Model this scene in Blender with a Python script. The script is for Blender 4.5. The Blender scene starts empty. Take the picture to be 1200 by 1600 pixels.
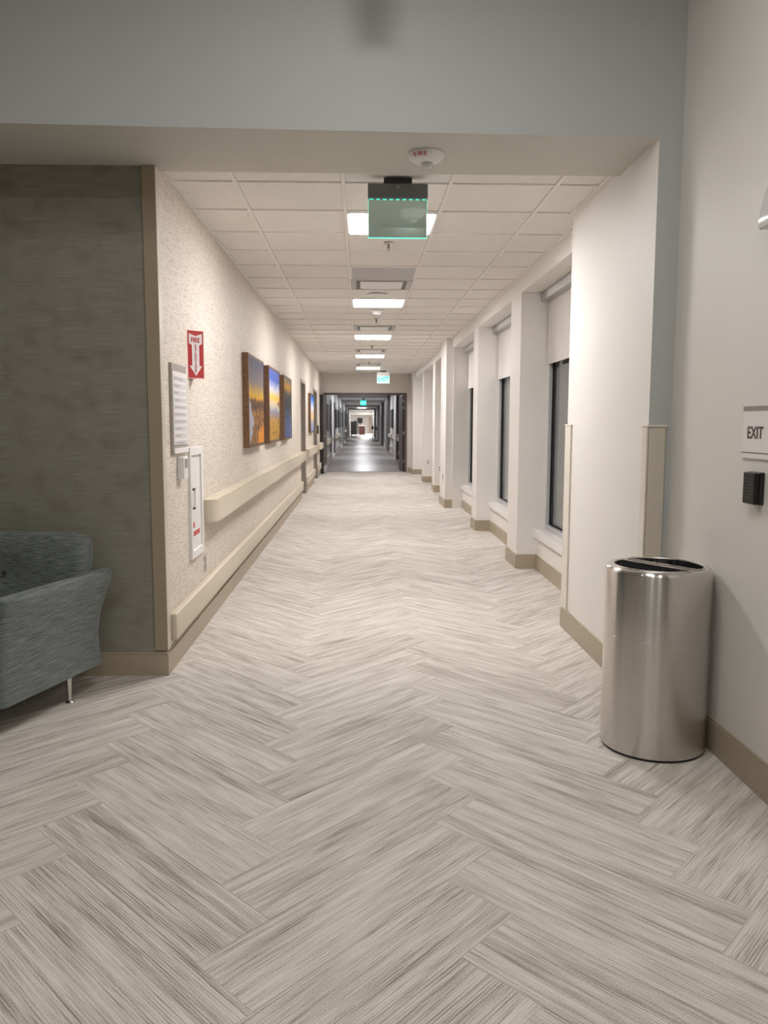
import bpy, bmesh, math, random
from mathutils import Vector, Matrix
random.seed(7)
S = bpy.context.scene
COL = S.collection
PI = math.pi

# ------------------------------------------------------------------ camera
cam = bpy.data.cameras.new('camera'); CAM = bpy.data.objects.new('camera', cam); COL.objects.link(CAM)
F_PX = 1264.3
cam.sensor_fit = 'VERTICAL'; cam.sensor_height = 24.0; cam.lens = F_PX / 1600 * 24.0
cam.clip_start = 0.05; cam.clip_end = 400
yaw, pitch, roll = .0303, .1098, -.002
R = Matrix.Rotation(-yaw, 4, 'Z') @ Matrix.Rotation(PI / 2 - pitch, 4, 'X') @ Matrix.Rotation(-roll, 4, 'Z')
CAM.matrix_world = Matrix.Translation((0, 0, 1.38)) @ R
S.camera = CAM

# ------------------------------------------------------------------ world, exposure
w = bpy.data.worlds.new('night'); S.world = w; w.use_nodes = True
w.node_tree.nodes['Background'].inputs[0].default_value = (.02, .022, .03, 1)
w.node_tree.nodes['Background'].inputs[1].default_value = 1.0
vs = S.view_settings
vs.view_transform = 'Standard'; vs.look = 'None'; vs.gamma = 1; vs.use_curve_mapping = False
vs.exposure = 0.0
PANEL_STRENGTH = 56.0
PANEL_COLOR = (1.0, .972, .968)

def lamp(name, loc, kind, power, color=(1, .9, .8), size=.1, size_y=None, rot=(0, 0, 0), spread=None):
    l = bpy.data.lights.new(name, kind); l.energy = power; l.color = color
    if kind == 'AREA':
        l.size = size
        if size_y: l.shape = 'RECTANGLE'; l.size_y = size_y
        else: l.shape = 'DISK'
        if spread: l.spread = spread
    else: l.shadow_soft_size = size
    o = bpy.data.objects.new(name, l); o.location = loc; o.rotation_euler = rot; COL.objects.link(o); return o

LOUNGE_Z = 3.62
# unseen fill panels added for lounge ambient and the beam, then the downlights
lamp('lounge_fill_light', (-.6, -1.6, LOUNGE_Z - .03), 'AREA', 8, (1, .97, .95), 1.2, 1.2)
lamp('lounge_fill_light', (.1, 2.3, LOUNGE_Z - .03), 'AREA', 21, (1, .985, .97), .5, .5)
for p, e in (((-1.6, 1.6), 4), ((-.45, .7), 17), ((.52, .6), 17)):
    lamp('downlight', (p[0], p[1], LOUNGE_Z - .03), 'AREA', e, (1, .97, .94), .045)
# far ward: fill lamps added along the corridor, then lamps of the bright end
for wy, wp in ((25.2, 42), (32.5, 85), (38.5, 65), (46, 95), (57, 100), (71, 120)):
    lamp('ward_area_light', (.2, wy, 2.70), 'AREA', wp, (.97, .97, 1), .6, .6)
lamp('ward_area_light', (.6, 89, 2.70), 'AREA', 200, (1, .97, .94), 1.0, 4.0)
lamp('ward_area_light', (.6, 102, 3.1), 'AREA', 1500, (1, .97, .94), 3, 6)

# ------------------------------------------------------------------ node helper
class NT:
    def __init__(s, name):
        s.m = bpy.data.materials.new(name); s.m.use_nodes = True
        s.t = s.m.node_tree; s.n = s.t.nodes; s.b = s.n['Principled BSDF']
    def set(s, sock, v):
        if isinstance(v, bpy.types.NodeSocket): s.t.links.new(v, sock)
        elif v is not None:
            if isinstance(v, (tuple, list)) and len(v) == 3 and sock.type == 'RGBA': v = (*v, 1)
            sock.default_value = v
    def math(s, op, a, b=None, c=None):
        n = s.n.new('ShaderNodeMath'); n.operation = op
        for i, v in enumerate((a, b, c)):
            if v is not None: s.set(n.inputs[i], v)
        return n.outputs[0]
    def coord(s, kind='Object'): return s.n.new('ShaderNodeTexCoord').outputs[kind]
    def sep(s, v):
        n = s.n.new('ShaderNodeSeparateXYZ'); s.set(n.inputs[0], v); return n.outputs[0], n.outputs[1], n.outputs[2]
    def comb(s, x=0., y=0., z=0.):
        n = s.n.new('ShaderNodeCombineXYZ')
        for i, v in enumerate((x, y, z)): s.set(n.inputs[i], v)
        return n.outputs[0]
    def noise(s, vec, scale=1., detail=2., rough=.5, dims='3D'):
        n = s.n.new('ShaderNodeTexNoise'); n.noise_dimensions = dims
        s.set(n.inputs['Vector'], vec); n.inputs['Scale'].default_value = scale
        n.inputs['Detail'].default_value = detail; n.inputs['Roughness'].default_value = rough
        return n.outputs[0]
    def white(s, vec):
        n = s.n.new('ShaderNodeTexWhiteNoise'); n.noise_dimensions = '3D'; s.set(n.inputs['Vector'], vec); return n.outputs[0]
    def ramp(s, fac, stops, interp='LINEAR'):
        n = s.n.new('ShaderNodeValToRGB'); s.set(n.inputs[0], fac); e = n.color_ramp.elements; n.color_ramp.interpolation = interp
        while len(e) < len(stops): e.new(.5)
        for i, (p, c) in enumerate(stops):
            e[i].position = p; e[i].color = (*c, 1) if len(c) == 3 else c
        return n.outputs[0]
    def mix(s, fac, a, b, mode='MIX'):
        n = s.n.new('ShaderNodeMix'); n.data_type = 'RGBA'; n.blend_type = mode
        s.set(n.inputs[0], fac); s.set(n.inputs[6], a); s.set(n.inputs[7], b); return n.outputs[2]
    def bump(s, h, strength=.3, dist=.01):
        n = s.n.new('ShaderNodeBump'); s.set(n.inputs['Height'], h); n.inputs['Strength'].default_value = strength
        n.inputs['Distance'].default_value = dist; s.t.links.new(n.outputs[0], s.b.inputs['Normal'])
    def out(s, color=None, rough=None, metal=None, **k):
        if color is not None: s.set(s.b.inputs['Base Color'], color)
        if rough is not None: s.set(s.b.inputs['Roughness'], rough)
        if metal is not None: s.set(s.b.inputs['Metallic'], metal)
        for q, v in k.items(): s.set(s.b.inputs[q], v)
        return s.m

MATS = {}
def pm(name, color, rough=.5, metal=0., var=.04, scale=40, bump=0., spec=None):
    """plain surface with a slight procedural mottling"""
    if name in MATS: return MATS[name]
    t = NT(name); c = t.coord()
    n = t.noise(c, scale, 3)
    col = t.ramp(n, [(.3, tuple(v * (1 - var) for v in color)), (.7, tuple(min(1, v * (1 + var)) for v in color))])
    if bump: t.bump(t.noise(c, 260, 2), bump, .002)
    k = {}
    if spec is not None: k['Specular IOR Level'] = spec
    MATS[name] = t.out(col, rough, metal, **k); return MATS[name]
def emis(name, color, strength):
    if name in MATS: return MATS[name]
    t = NT(name); MATS[name] = t.out(color, .5, 0., **{'Emission Color': color, 'Emission Strength': strength}); return MATS[name]

# ------------------------------------------------------------------ materials
WALLW = pm('warm_white_paint', (.79, .762, .725), .55, var=.012, scale=3, bump=.05)
WALLB = pm('beige_paint', (.73, .705, .665), .55, var=.012, scale=3, bump=.05)
SAGE = pm('sage_paint', (.475, .49, .475), .6, var=.012, scale=3, bump=.05)
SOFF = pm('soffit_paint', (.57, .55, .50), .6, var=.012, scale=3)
BASE = pm('tan_rubber_base', (.41, .345, .255), .45, var=.03)
RAIL = pm('tan_vinyl_rail', (.62, .545, .43), .38, var=.02)
GUARD = pm('tan_guard', (.60, .545, .45), .42, var=.02)
GUARDB = pm('brown_guard', (.36, .295, .205), .45, var=.02)
CREAM = pm('cream_guard', (.74, .69, .61), .4, var=.01)
WHITE = pm('white_enamel', (.80, .785, .77), .35, var=.01)
WHITEP = pm('white_plastic', (.78, .77, .75), .4, var=.01)
BLACK = pm('black_plastic', (.012, .011, .011), .35, var=.1)
DARK = pm('dark_gap', (.02, .018, .016), .7)
FRAME = pm('brown_door_frame', (.115, .08, .068), .42, var=.06, scale=12)
DOORT = pm('taupe_door_frame', (.30, .26, .215), .45, var=.03)
ALU = pm('brushed_aluminium', (.46, .45, .455), .42, .55, var=.02)
SILVER = pm('satin_aluminium', (.56, .56, .57), .4, .4, var=.02)
GREYM = pm('grey_metal_panel', (.47, .455, .45), .45, .25, var=.03, scale=6)
HOUS = pm('grey_sign_housing', (.20, .205, .20), .42, .4, var=.03)
SHADE = pm('shade_cloth', (.70, .665, .64), .8, var=.015, scale=300)
QUARTZ = pm('white_sill_stone', (.80, .775, .755), .3, var=.03, scale=120)
RED = pm('sign_red', (.48, .03, .035), .4, var=.03)
SIGNW = pm('sign_white', (.80, .755, .75), .45, var=.01)
INK = pm('dark_brown_ink', (.06, .045, .04), .5)
INKG = pm('grey_ink', (.42, .41, .41), .6)
TAUPE = pm('taupe_band', (.27, .235, .20), .5)
WOODF = pm('walnut_frame', (.15, .075, .035), .5, var=.2, scale=25)
CHROME = pm('satin_chrome', (.72, .70, .68), .22, 1., var=.02)
LED = emis('exit_green_edge', (.08, 1.0, .72), 1.3)
LETTER = emis('exit_green_letters', (.02, .85, .60), 1.6)
GLOW = emis('exit_green_field', (.03, .85, .66), 1.2)
PANEL = emis('lit_diffuser', PANEL_COLOR, PANEL_STRENGTH)

def carpet():
    t = NT('herringbone_carpet'); x, y, z = t.sep(t.coord())
    W = .2528; q = 1 / math.sqrt(2) / W
    xs = t.math('MULTIPLY', t.math('SUBTRACT', x, -.252), 1.044)
    ys = t.math('SUBTRACT', y, 1.774)
    u = t.math('ADD', t.math('MULTIPLY', t.math('ADD', xs, ys), q), 400.)
    v = t.math('ADD', t.math('MULTIPLY', t.math('SUBTRACT', ys, xs), q), 400.)
    i = t.math('FLOOR', u); j = t.math('FLOOR', v)
    d = t.math('ADD', t.math('SUBTRACT', i, j), 4000.)
    k = t.math('FLOORED_MODULO', d, 8.)
    hz = t.math('LESS_THAN', k, 3.5)
    vt = t.math('SUBTRACT', 1., hz)
    def sel(a, b): return t.math('ADD', t.math('MULTIPLY', a, hz), t.math('MULTIPLY', b, vt))
    along = sel(u, v); across = sel(t.math('FRACT', v), t.math('FRACT', u))
    ida = sel(t.math('SUBTRACT', i, k), i)
    idb = sel(j, t.math('ADD', j, t.math('SUBTRACT', k, 4.)))
    rnd = t.white(t.comb(ida, idb, hz)); rnd2 = t.white(t.comb(idb, ida, t.math('ADD', hz, 5.)))
    am = t.math('MULTIPLY', across, W); lm = t.math('MULTIPLY', along, W)
    seed = t.math('MULTIPLY', rnd, 37.)
    am_s = t.math('ADD', am, t.math('MULTIPLY', rnd2, 9.))
    ribs = t.noise(t.comb(t.math('MULTIPLY', am_s, 200.), t.math('MULTIPLY', lm, 3.0), seed), 1., 1.5, .5)
    dash = t.noise(t.comb(t.math('MULTIPLY', am_s, 420.), t.math('MULTIPLY', lm, 10.), seed), 1., 1., .5)
    broad = t.noise(t.comb(t.math('MULTIPLY', am_s, 26.), t.math('MULTIPLY', lm, 2.4), seed), 1., 1., .5)
    grain = t.noise(t.comb(x, y, 0.), 230., 3., .75)
    wob = t.math('MULTIPLY', t.noise(t.comb(t.math('MULTIPLY', lm, 14.), t.math('MULTIPLY', am_s, 60.), seed), 1., 2.), .5)
    wv = t.math('FRACT', t.math('ADD', t.math('DIVIDE', am, .0089), wob))
    wv = t.math('ABSOLUTE', t.math('SUBTRACT', wv, .5))
    gro = t.math('MULTIPLY', t.math('SUBTRACT', wv, .25), .22)
    tone = t.math('ADD', t.math('ADD', t.math('MULTIPLY', ribs, .44), t.math('MULTIPLY', dash, .36)), t.math('ADD', gro, .05))
    tone = t.math('ADD', tone, t.math('MULTIPLY', broad, .34))
    tone = t.math('ADD', tone, t.math('MULTIPLY', grain, .46))
    tone = t.math('ADD', t.math('SUBTRACT', tone, .125), t.math('MULTIPLY', rnd, .05))
    e1 = t.math('MINIMUM', across, t.math('SUBTRACT', 1., across))
    col = t.ramp(tone, [(.52, (.24, .208, .170)), (.65, (.41, .370, .322)), (.73, (.565, .525, .472)), (.84, (.675, .636, .583)), (.95, (.74, .705, .655))])
    edge = t.math('LESS_THAN', e1, .012)
    col = t.mix(t.math('MULTIPLY', edge, .35), col, (.25, .22, .18))
    t.bump(t.math('ADD', ribs, grain), .35, .004)
    return t.out(col, .92, 0., **{'Specular IOR Level': .15})
CARPET = carpet()

def dash_paper():
    t = NT('dash_wallcovering'); x, y, z = t.sep(t.coord())
    def layer(cw, ch, ln, thr, seed):
        V = t.math('DIVIDE', t.math('ADD', z, seed), ch); row = t.math('FLOOR', V)
        U = t.math('ADD', t.math('DIVIDE', t.math('ADD', y, seed), cw), t.math('MULTIPLY', t.white(t.comb(row, seed, 0.)), 9.))
        cell = t.math('FLOOR', U); r = t.white(t.comb(cell, row, seed)); r2 = t.white(t.comb(row, cell, seed + 3))
        fu = t.math('FRACT', U); fv = t.math('FRACT', V)
        on = t.math('GREATER_THAN', r, thr)
        ll = t.math('ADD', t.math('MULTIPLY', r2, .45), ln)
        a = t.math('LESS_THAN', fu, ll); a = t.math('MULTIPLY', a, t.math('GREATER_THAN', fu, .06))
        b = t.math('MULTIPLY', t.math('GREATER_THAN', fv, .38), t.math('LESS_THAN', fv, .60))
        return t.math('MULTIPLY', on, t.math('MULTIPLY', a, b))
    m = t.math('MAXIMUM', layer(.17, .0165, .40, .34, 1.3), layer(.11, .0125, .35, .58, 4.1))
    vert = t.noise(t.comb(t.math('MULTIPLY', y, 160.), t.math('MULTIPLY', z, 10.), 0.), 1., 2.)
    basec = t.ramp(vert, [(.3, (.66, .585, .505)), (.7, (.73, .66, .58))])
    col = t.mix(t.math('MULTIPLY', m, .68), basec, (.36, .29, .225))
    t.bump(t.math('SUBTRACT', t.math('MULTIPLY', vert, .4), m), .45, .004)
    return t.out(col, .6)
PAPER = dash_paper()

def lounge_paper():
    t = NT('smoky_streaked_wallcovering'); x, y, z = t.sep(t.coord())
    st = t.noise(t.comb(t.math('MULTIPLY', x, 5.), 0., t.math('MULTIPLY', z, 190.)), 1., 3., .6)
    bl = t.noise(t.comb(t.math('MULTIPLY', x, 8.), 3., t.math('MULTIPLY', z, 9.)), 1., 2., .45)
    fi = t.noise(t.comb(t.math('MULTIPLY', x, 14.), 8., t.math('MULTIPLY', z, 26.)), 1., 3., .6)
    col = t.ramp(st, [(.3, (.225, .215, .172)), (.7, (.32, .312, .262))])
    sp = t.ramp(t.math('ADD', bl, t.math('MULTIPLY', fi, .16)), [(.58, (0, 0, 0)), (.80, (1, 1, 1))])
    col = t.mix(t.math('MULTIPLY', sp, .36), col, (.14, .112, .075))
    t.bump(st, .15, .002)
    return t.out(col, .6)
SMOKY = lounge_paper()

def tile_mat():
    t = NT('ceiling_tile'); x, y, z = t.sep(t.coord())
    n = t.noise(t.comb(x, y, 0.), 75., 4., .7); n2 = t.noise(t.comb(x, y, 4.), 24., 2., .5)
    col = t.ramp(t.math('ADD', t.math('MULTIPLY', n, .75), t.math('MULTIPLY', n2, .25)), [(.32, (.62, .58, .54)), (.45, (.82, .785, .75)), (.7, (.87, .84, .805))])
    def line(v, o):
        f = t.math('FRACT', t.math('ADD', t.math('DIVIDE', t.math('SUBTRACT', v, o), .6096), 50.))
        f = t.math('MINIMUM', f, t.math('SUBTRACT', 1., f))
        return t.math('MULTIPLY', t.math('LESS_THAN', f, .0235), t.math('GREATER_THAN', f, .017))
    ln = t.math('MAXIMUM', line(x, -.0906), line(y, 4.7636))
    col = t.mix(t.math('MULTIPLY', ln, .32), col, (.20, .17, .15))  # shadow gap beside the grid bars painted as dark tile-edge lines
    t.bump(n, .25, .003)
    return t.out(col, .85)
TILE = tile_mat()

def steel():
    t = NT('brushed_steel'); x, y, z = t.sep(t.coord())
    n = t.noise(t.comb(t.math('MULTIPLY', x, 3.), t.math('MULTIPLY', y, 3.), t.math('MULTIPLY', z, 900.)), 1., 2., .6)
    col = t.ramp(n, [(.3, (.60, .575, .55)), (.7, (.68, .655, .63))])
    tg = t.n.new('ShaderNodeTangent'); tg.direction_type = 'RADIAL'; tg.axis = 'Z'
    t.t.links.new(tg.outputs[0], t.b.inputs['Tangent'])
    return t.out(col, .24, 1., **{'Anisotropic': 1., 'Anisotropic Rotation': .25})
STEEL = steel()
STEELT = pm('steel_top', (.66, .63, .61), .3, 1., var=.03, scale=60)

def heather():
    t = NT('heather_upholstery'); c = t.coord(); x, y, z = t.sep(c)
    h = t.math('ADD', x, t.math('MULTIPLY', y, -.8))
    zz = t.math('ADD', z, t.math('MULTIPLY', h, .0))
    a = t.noise(t.comb(t.math('MULTIPLY', h, 16.), t.math('MULTIPLY', zz, 260.), 0.), 1., 3., .65)
    b = t.noise(t.comb(t.math('MULTIPLY', h, 140.), t.math('MULTIPLY', zz, 420.), 2.), 1., 2., .6)
    m = t.math('ADD', t.math('MULTIPLY', a, .7), t.math('MULTIPLY', b, .3))
    col = t.ramp(m, [(.36, (.06, .073, .071)), (.5, (.14, .162, .157)), (.64, (.27, .30, .292))])
    t.bump(b, .3, .003)
    return t.out(col, .9, 0., **{'Specular IOR Level': .2, 'Sheen Weight': .25})
HEATHER = heather()

def ward_floor():
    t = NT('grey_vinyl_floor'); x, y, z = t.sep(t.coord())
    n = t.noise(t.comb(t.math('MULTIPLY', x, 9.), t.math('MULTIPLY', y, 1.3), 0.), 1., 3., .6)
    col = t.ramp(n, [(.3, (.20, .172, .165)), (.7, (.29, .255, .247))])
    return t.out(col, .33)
WARDF = ward_floor()

def mirror_panel():
    t = NT('green_tinted_mirror'); n = t.noise(t.coord(), 30., 2.)
    col = t.ramp(n, [(.3, (.66, .78, .72)), (.7, (.69, .81, .75))])
    return t.out(col, .06, .8, **{'Emission Color': (.42, .62, .54), 'Emission Strength': .09})
MIRROR = mirror_panel()

def picture(name, stops, spots, seed):
    t = NT(name); x, y, z = t.sep(t.coord('Generated'))
    n = t.noise(t.comb(t.math('MULTIPLY', y, 5.), t.math('MULTIPLY', z, 6.), seed), 1., 4., .65)
    n2 = t.noise(t.comb(t.math('MULTIPLY', y, 16.), t.math('MULTIPLY', z, 13.), seed + 4), 1., 5., .75)
    f = t.math('ADD', z, t.math('MULTIPLY', t.math('SUBTRACT', n, .5), .16))
    col = t.ramp(f, stops)
    low = t.ramp(n2, spots)
    mask = t.ramp(f, [(.46, (1, 1, 1)), (.56, (0, 0, 0))])
    return t, col, low, mask, n, y, z
def pic1():
    t, col, low, mask, n, y, z = picture('canal_sunset', [(.5, (.74, .36, .02)), (.60, (.66, .40, .07)), (.72, (.27, .23, .22)), (1., (.125, .125, .19))],
        [(.30, (.015, .015, .02)), (.42, (.10, .06, .05)), (.52, (.30, .16, .06)), (.60, (.55, .25, .05)), (.70, (.18, .14, .15)), (.80, (.40, .38, .44))], 1.)
    d = t.math('MULTIPLY', t.math('SUBTRACT', n, .5), 1.1)
    c = t.mix(mask, col, low)
    town = t.ramp(t.math('ADD', z, t.math('MULTIPLY', d, .22)), [(.40, (0, 0, 0)), (.44, (1, 1, 1)), (.52, (1, 1, 1)), (.545, (0, 0, 0))])
    c = t.mix(t.math('MULTIPLY', town, .75), c, (.085, .05, .045))
    fire = t.ramp(t.math('SUBTRACT', t.math('ADD', y, d), t.math('MULTIPLY', z, 1.6)), [(.42, (0, 0, 0)), (.60, (1, 1, 1))])
    c = t.mix(t.math('MULTIPLY', fire, .8), c, t.mix(n, (.80, .12, .02), (.85, .45, .06)))
    wt = t.ramp(t.math('ADD', t.math('ADD', y, t.math('MULTIPLY', d, .35)), t.math('MULTIPLY', t.math('ABSOLUTE', t.math('SUBTRACT', z, .26)), .9)), [(.26, (1, 1, 1)), (.30, (0, 0, 0))])
    c = t.mix(t.math('MULTIPLY', wt, .85), c, (.46, .47, .56))
    return t.out(c, .75, **{'Specular IOR Level': .12})
def pic2():
    t, col, low, mask, n, y, z = picture('sky_and_bay', [(.40, (.25, .24, .33)), (.50, (.62, .55, .42)), (.62, (.84, .52, .06)), (.72, (.62, .62, .70)), (.86, (.085, .14, .50)), (1., (.11, .15, .46))],
        [(.30, (.04, .03, .03)), (.43, (.20, .11, .04)), (.52, (.60, .34, .04)), (.60, (.30, .17, .09)), (.68, (.66, .42, .08)), (.8, (.45, .42, .34))], 8.)
    mask = t.ramp(t.math('ADD', z, t.math('MULTIPLY', n, .16)), [(.36, (1, 1, 1)), (.48, (0, 0, 0))])
    c = t.mix(mask, col, low)
    roof = t.ramp(t.math('ADD', t.math('ADD', t.math('MULTIPLY', y, -1.), 1.), t.math('MULTIPLY', t.math('ABSOLUTE', t.math('SUBTRACT', z, .53)), 5.)), [(.26, (1, 1, 1)), (.32, (0, 0, 0))])
    c = t.mix(t.math('MULTIPLY', roof, .8), c, (.35, .10, .05))
    return t.out(c, .75, **{'Specular IOR Level': .12})
def pic3():
    t, col, low, mask, n, y, z = picture('reeds_at_dusk', [(.18, (.10, .15, .33)), (.36, (.07, .095, .15)), (.48, (.04, .045, .048)), (.74, (.085, .085, .08)), (.86, (.60, .33, .04)), (1., (.24, .20, .18))],
        [(.35, (.05, .06, .07)), (.6, (.20, .24, .36)), (.8, (.34, .38, .5))], 15.)
    c = t.mix(t.math('MULTIPLY', mask, .25), col, low)
    st = t.math('MULTIPLY', t.math('LESS_THAN', t.math('FRACT', t.math('ADD', t.math('MULTIPLY', y, 5.), t.math('MULTIPLY', n, .35))), .22), t.math('LESS_THAN', z, .40))
    c = t.mix(t.math('MULTIPLY', st, .7), c, (.025, .03, .045))
    return t.out(c, .75, **{'Specular IOR Level': .12})
def pic4():
    t, col, low, mask, n, y, z = picture('sea_horizon', [(.0, (.22, .30, .50)), (.20, (.30, .30, .42)), (.38, (.78, .55, .28)), (.50, (.80, .62, .45)), (.66, (.70, .78, .88)), (.85, (.10, .28, .75)), (1., (.04, .12, .50))],
        [(.4, (.1, .07, .06)), (.8, (.3, .2, .15))], 22.)
    return t.out(col, .75, **{'Specular IOR Level': .12})

# ------------------------------------------------------------------ geometry helper
class MB:
    def __init__(s, mtx=None): s.bm = bmesh.new(); s.mtx = mtx
    def _add(s, fn, mi=0):
        tmp = bmesh.new(); fn(tmp)
        for f in tmp.faces: f.material_index = mi
        me = bpy.data.meshes.new('tmp'); tmp.to_mesh(me); tmp.free(); s.bm.from_mesh(me); bpy.data.meshes.remove(me); return s
    def box(s, x0, x1, y0, y1, z0, z1, bev=0., seg=2, mi=0):
        x0, x1 = sorted((x0, x1)); y0, y1 = sorted((y0, y1)); z0, z1 = sorted((z0, z1))
        def f(b):
            bmesh.ops.create_cube(b, size=1)
            for v in b.verts: v.co = Vector(((x0 + x1) / 2 + v.co.x * (x1 - x0), (y0 + y1) / 2 + v.co.y * (y1 - y0), (z0 + z1) / 2 + v.co.z * (z1 - z0)))
            if bev: bmesh.ops.bevel(b, geom=b.edges[:], offset=bev, segments=seg, affect='EDGES', profile=.5)
        return s._add(f, mi)
    def prism(s, pts, lo, hi, axis='z', bev=0., mi=0):
        """pts 2-D loop extruded along axis: z->(x,y), x->(y,z), y->(x,z)"""
        def P(a, b, c): return {'z': (a, b, c), 'x': (c, a, b), 'y': (a, c, b)}[axis]
        def f(bm):
            A = [bm.verts.new(P(a, b, lo)) for a, b in pts]; B = [bm.verts.new(P(a, b, hi)) for a, b in pts]
            bm.faces.new(A); bm.faces.new(B[::-1]); n = len(pts)
            for i in range(n): bm.faces.new((A[i], B[i], B[(i + 1) % n], A[(i + 1) % n]))
            bmesh.ops.recalc_face_normals(bm, faces=bm.faces[:])
            if bev: bmesh.ops.bevel(bm, geom=bm.edges[:], offset=bev, segments=2, affect='EDGES')
        return s._add(f, mi)
    def lathe(s, prof, cx=0., cy=0., seg=32, mi=0, cap=True, axis='z'):
        def P(r, a, z):
            p = (r * math.cos(a), r * math.sin(a), z)
            return (cx + p[0], cy + p[1], z)
        def f(bm):
            rings = [[bm.verts.new(P(r, 2 * PI * i / seg, z)) for i in range(seg)] for r, z in prof]
            for a, b in zip(rings, rings[1:]):
                for i in range(seg): bm.faces.new((a[i], a[(i + 1) % seg], b[(i + 1) % seg], b[i]))
            if cap: bm.faces.new(rings[0][::-1]); bm.faces.new(rings[-1])
            bmesh.ops.recalc_face_normals(bm, faces=bm.faces[:])
        return s._add(f, mi)
    def tube(s, pts, r, seg=8, closed=False, mi=0):
        pts = [Vector(p) for p in pts]
        def f(bm):
            n = len(pts); rings = []
            for i, p in enumerate(pts):
                a = pts[(i - 1) % n] if (closed or i) else p; b = pts[(i + 1) % n] if (closed or i < n - 1) else p
                t = (b - a).normalized(); u = t.cross(Vector((0, 0, 1)))
                if u.length < 1e-3: u = t.cross(Vector((1, 0, 0)))
                u.normalize(); v = t.cross(u)
                rings.append([bm.verts.new(p + r * (math.cos(2 * PI * k / seg) * u + math.sin(2 * PI * k / seg) * v)) for k in range(seg)])
            for i in range(n if closed else n - 1):
                A, B = rings[i], rings[(i + 1) % n]
                for k in range(seg): bm.faces.new((A[k], A[(k + 1) % seg], B[(k + 1) % seg], B[k]))
            if not closed: bm.faces.new(rings[0][::-1]); bm.faces.new(rings[-1])
            bmesh.ops.recalc_face_normals(bm, faces=bm.faces[:])
        return s._add(f, mi)
    def grid(s, fn, nu, nv, mi=0, wrap=False, top=True):
        def f(bm):
            V = [[bm.verts.new(fn(i / (nu - 1), j / (nv - 1) if not wrap else j / nv)) for j in range(nv)] for i in range(nu)]
            for i in range(nu - 1):
                for j in range(nv if wrap else nv - 1): bm.faces.new((V[i][j], V[i + 1][j], V[i + 1][(j + 1) % nv], V[i][(j + 1) % nv]))
            if wrap:
                if top: bm.faces.new(V[0])
                bm.faces.new(V[-1][::-1])
            bmesh.ops.recalc_face_normals(bm, faces=bm.faces[:])
        return s._add(f, mi)
    def mesh(s, me):
        s.bm.from_mesh(me); return s
    def build(s, name, mats, parent=None, smooth=False, at=None):
        if not isinstance(mats, (list, tuple)): mats = [mats]
        if s.mtx is not None: s.bm.transform(s.mtx)
        off = wloc(parent) if parent else (Vector(at) if at else Vector())
        if off.length: bmesh.ops.translate(s.bm, verts=s.bm.verts[:], vec=-off)
        me = bpy.data.meshes.new(name); s.bm.to_mesh(me); s.bm.free()
        for m in mats: me.materials.append(m)
        o = bpy.data.objects.new(name, me); COL.objects.link(o)
        if parent: o.parent = parent
        elif at: o.location = at
        if smooth:
            me.shade_smooth()
            try: me.set_sharp_from_angle(angle=math.radians(40))
            except Exception: pass
        return o
def wloc(o):
    v = Vector()
    while o: v += o.location; o = o.parent
    return v

def tag(o, label=None, cat=None, group=None, kind=None):
    if label: o['label'] = label
    if cat: o['category'] = cat
    if group: o['group'] = group
    if kind: o['kind'] = kind
    return o
def thing(name, loc, label, cat, group=None):
    o = bpy.data.objects.new(name, None); COL.objects.link(o); o.location = loc; o.empty_display_size = .1
    return tag(o, label, cat, group)
def struct(o, label=None): return tag(o, label, None, None, 'structure')
def dup(root, loc, label):
    r = root.copy(); COL.objects.link(r); r.location = loc; r['label'] = label
    for c in list(root.children):
        d = c.copy(); COL.objects.link(d); d.parent = r
        for g in list(c.children):
            e = g.copy(); COL.objects.link(e); e.parent = d
    return r
def basis(o, u, v):
    """matrix with local x->u, y->v, z->u x v at origin o"""
    u = Vector(u).normalized(); v = Vector(v).normalized(); n = u.cross(v)
    return Matrix(((u.x, v.x, n.x, o[0]), (u.y, v.y, n.y, o[1]), (u.z, v.z, n.z, o[2]), (0, 0, 0, 1)))
def text_mesh(txt, size, ext=.0006, bold=0., sx=1.):
    cu = bpy.data.curves.new('lettering', 'FONT'); cu.body = txt; cu.size = size; cu.extrude = ext; cu.offset = bold
    cu.align_x = 'CENTER'; cu.align_y = 'CENTER'; cu.resolution_u = 3
    o = bpy.data.objects.new('lettering', cu); COL.objects.link(o)
    dg = bpy.context.evaluated_depsgraph_get(); dg.update()
    me = bpy.data.meshes.new_from_object(o.evaluated_get(dg))
    bpy.data.objects.remove(o); bpy.data.curves.remove(cu)
    xs = [v.co.x for v in me.vertices]; ys = [v.co.y for v in me.vertices]
    mx, my = (min(xs) + max(xs)) / 2, (min(ys) + max(ys)) / 2
    for v in me.vertices: v.co.x = (v.co.x - mx) * sx; v.co.y -= my
    return me
def lettering(items, mtx, mat, parent, name='lettering'):
    """items: (text, size, x, y, bold, sx)"""
    b = MB(mtx)
    for txt, size, x, y, bold, sx in items:
        me = text_mesh(txt, size, .0006, bold, sx)
        for v in me.vertices: v.co.x += x; v.co.y += y
        b.mesh(me); bpy.data.meshes.remove(me)
    return b.build(name, mat, parent)
WALL_R = lambda o: basis(o, (0, -1, 0), (0, 0, 1))    # text on a wall facing -X
WALL_L = lambda o: basis(o, (0, 1, 0), (0, 0, 1))     # text on a wall facing +X
WALL_F = lambda o: basis(o, (1, 0, 0), (0, 0, 1))     # text facing the camera side (-Y)

# ------------------------------------------------------------------ the setting
XL, XW, XC, XR = -1.06, 1.385, 1.495, 1.495
CZ, SZ = 2.724, 2.69
YW, YB, YF = 4.36, 3.86, 22.75
struct(MB().box(-6, 2.4, -5, 22.98, -.1, 0).build('floor', CARPET))
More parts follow.
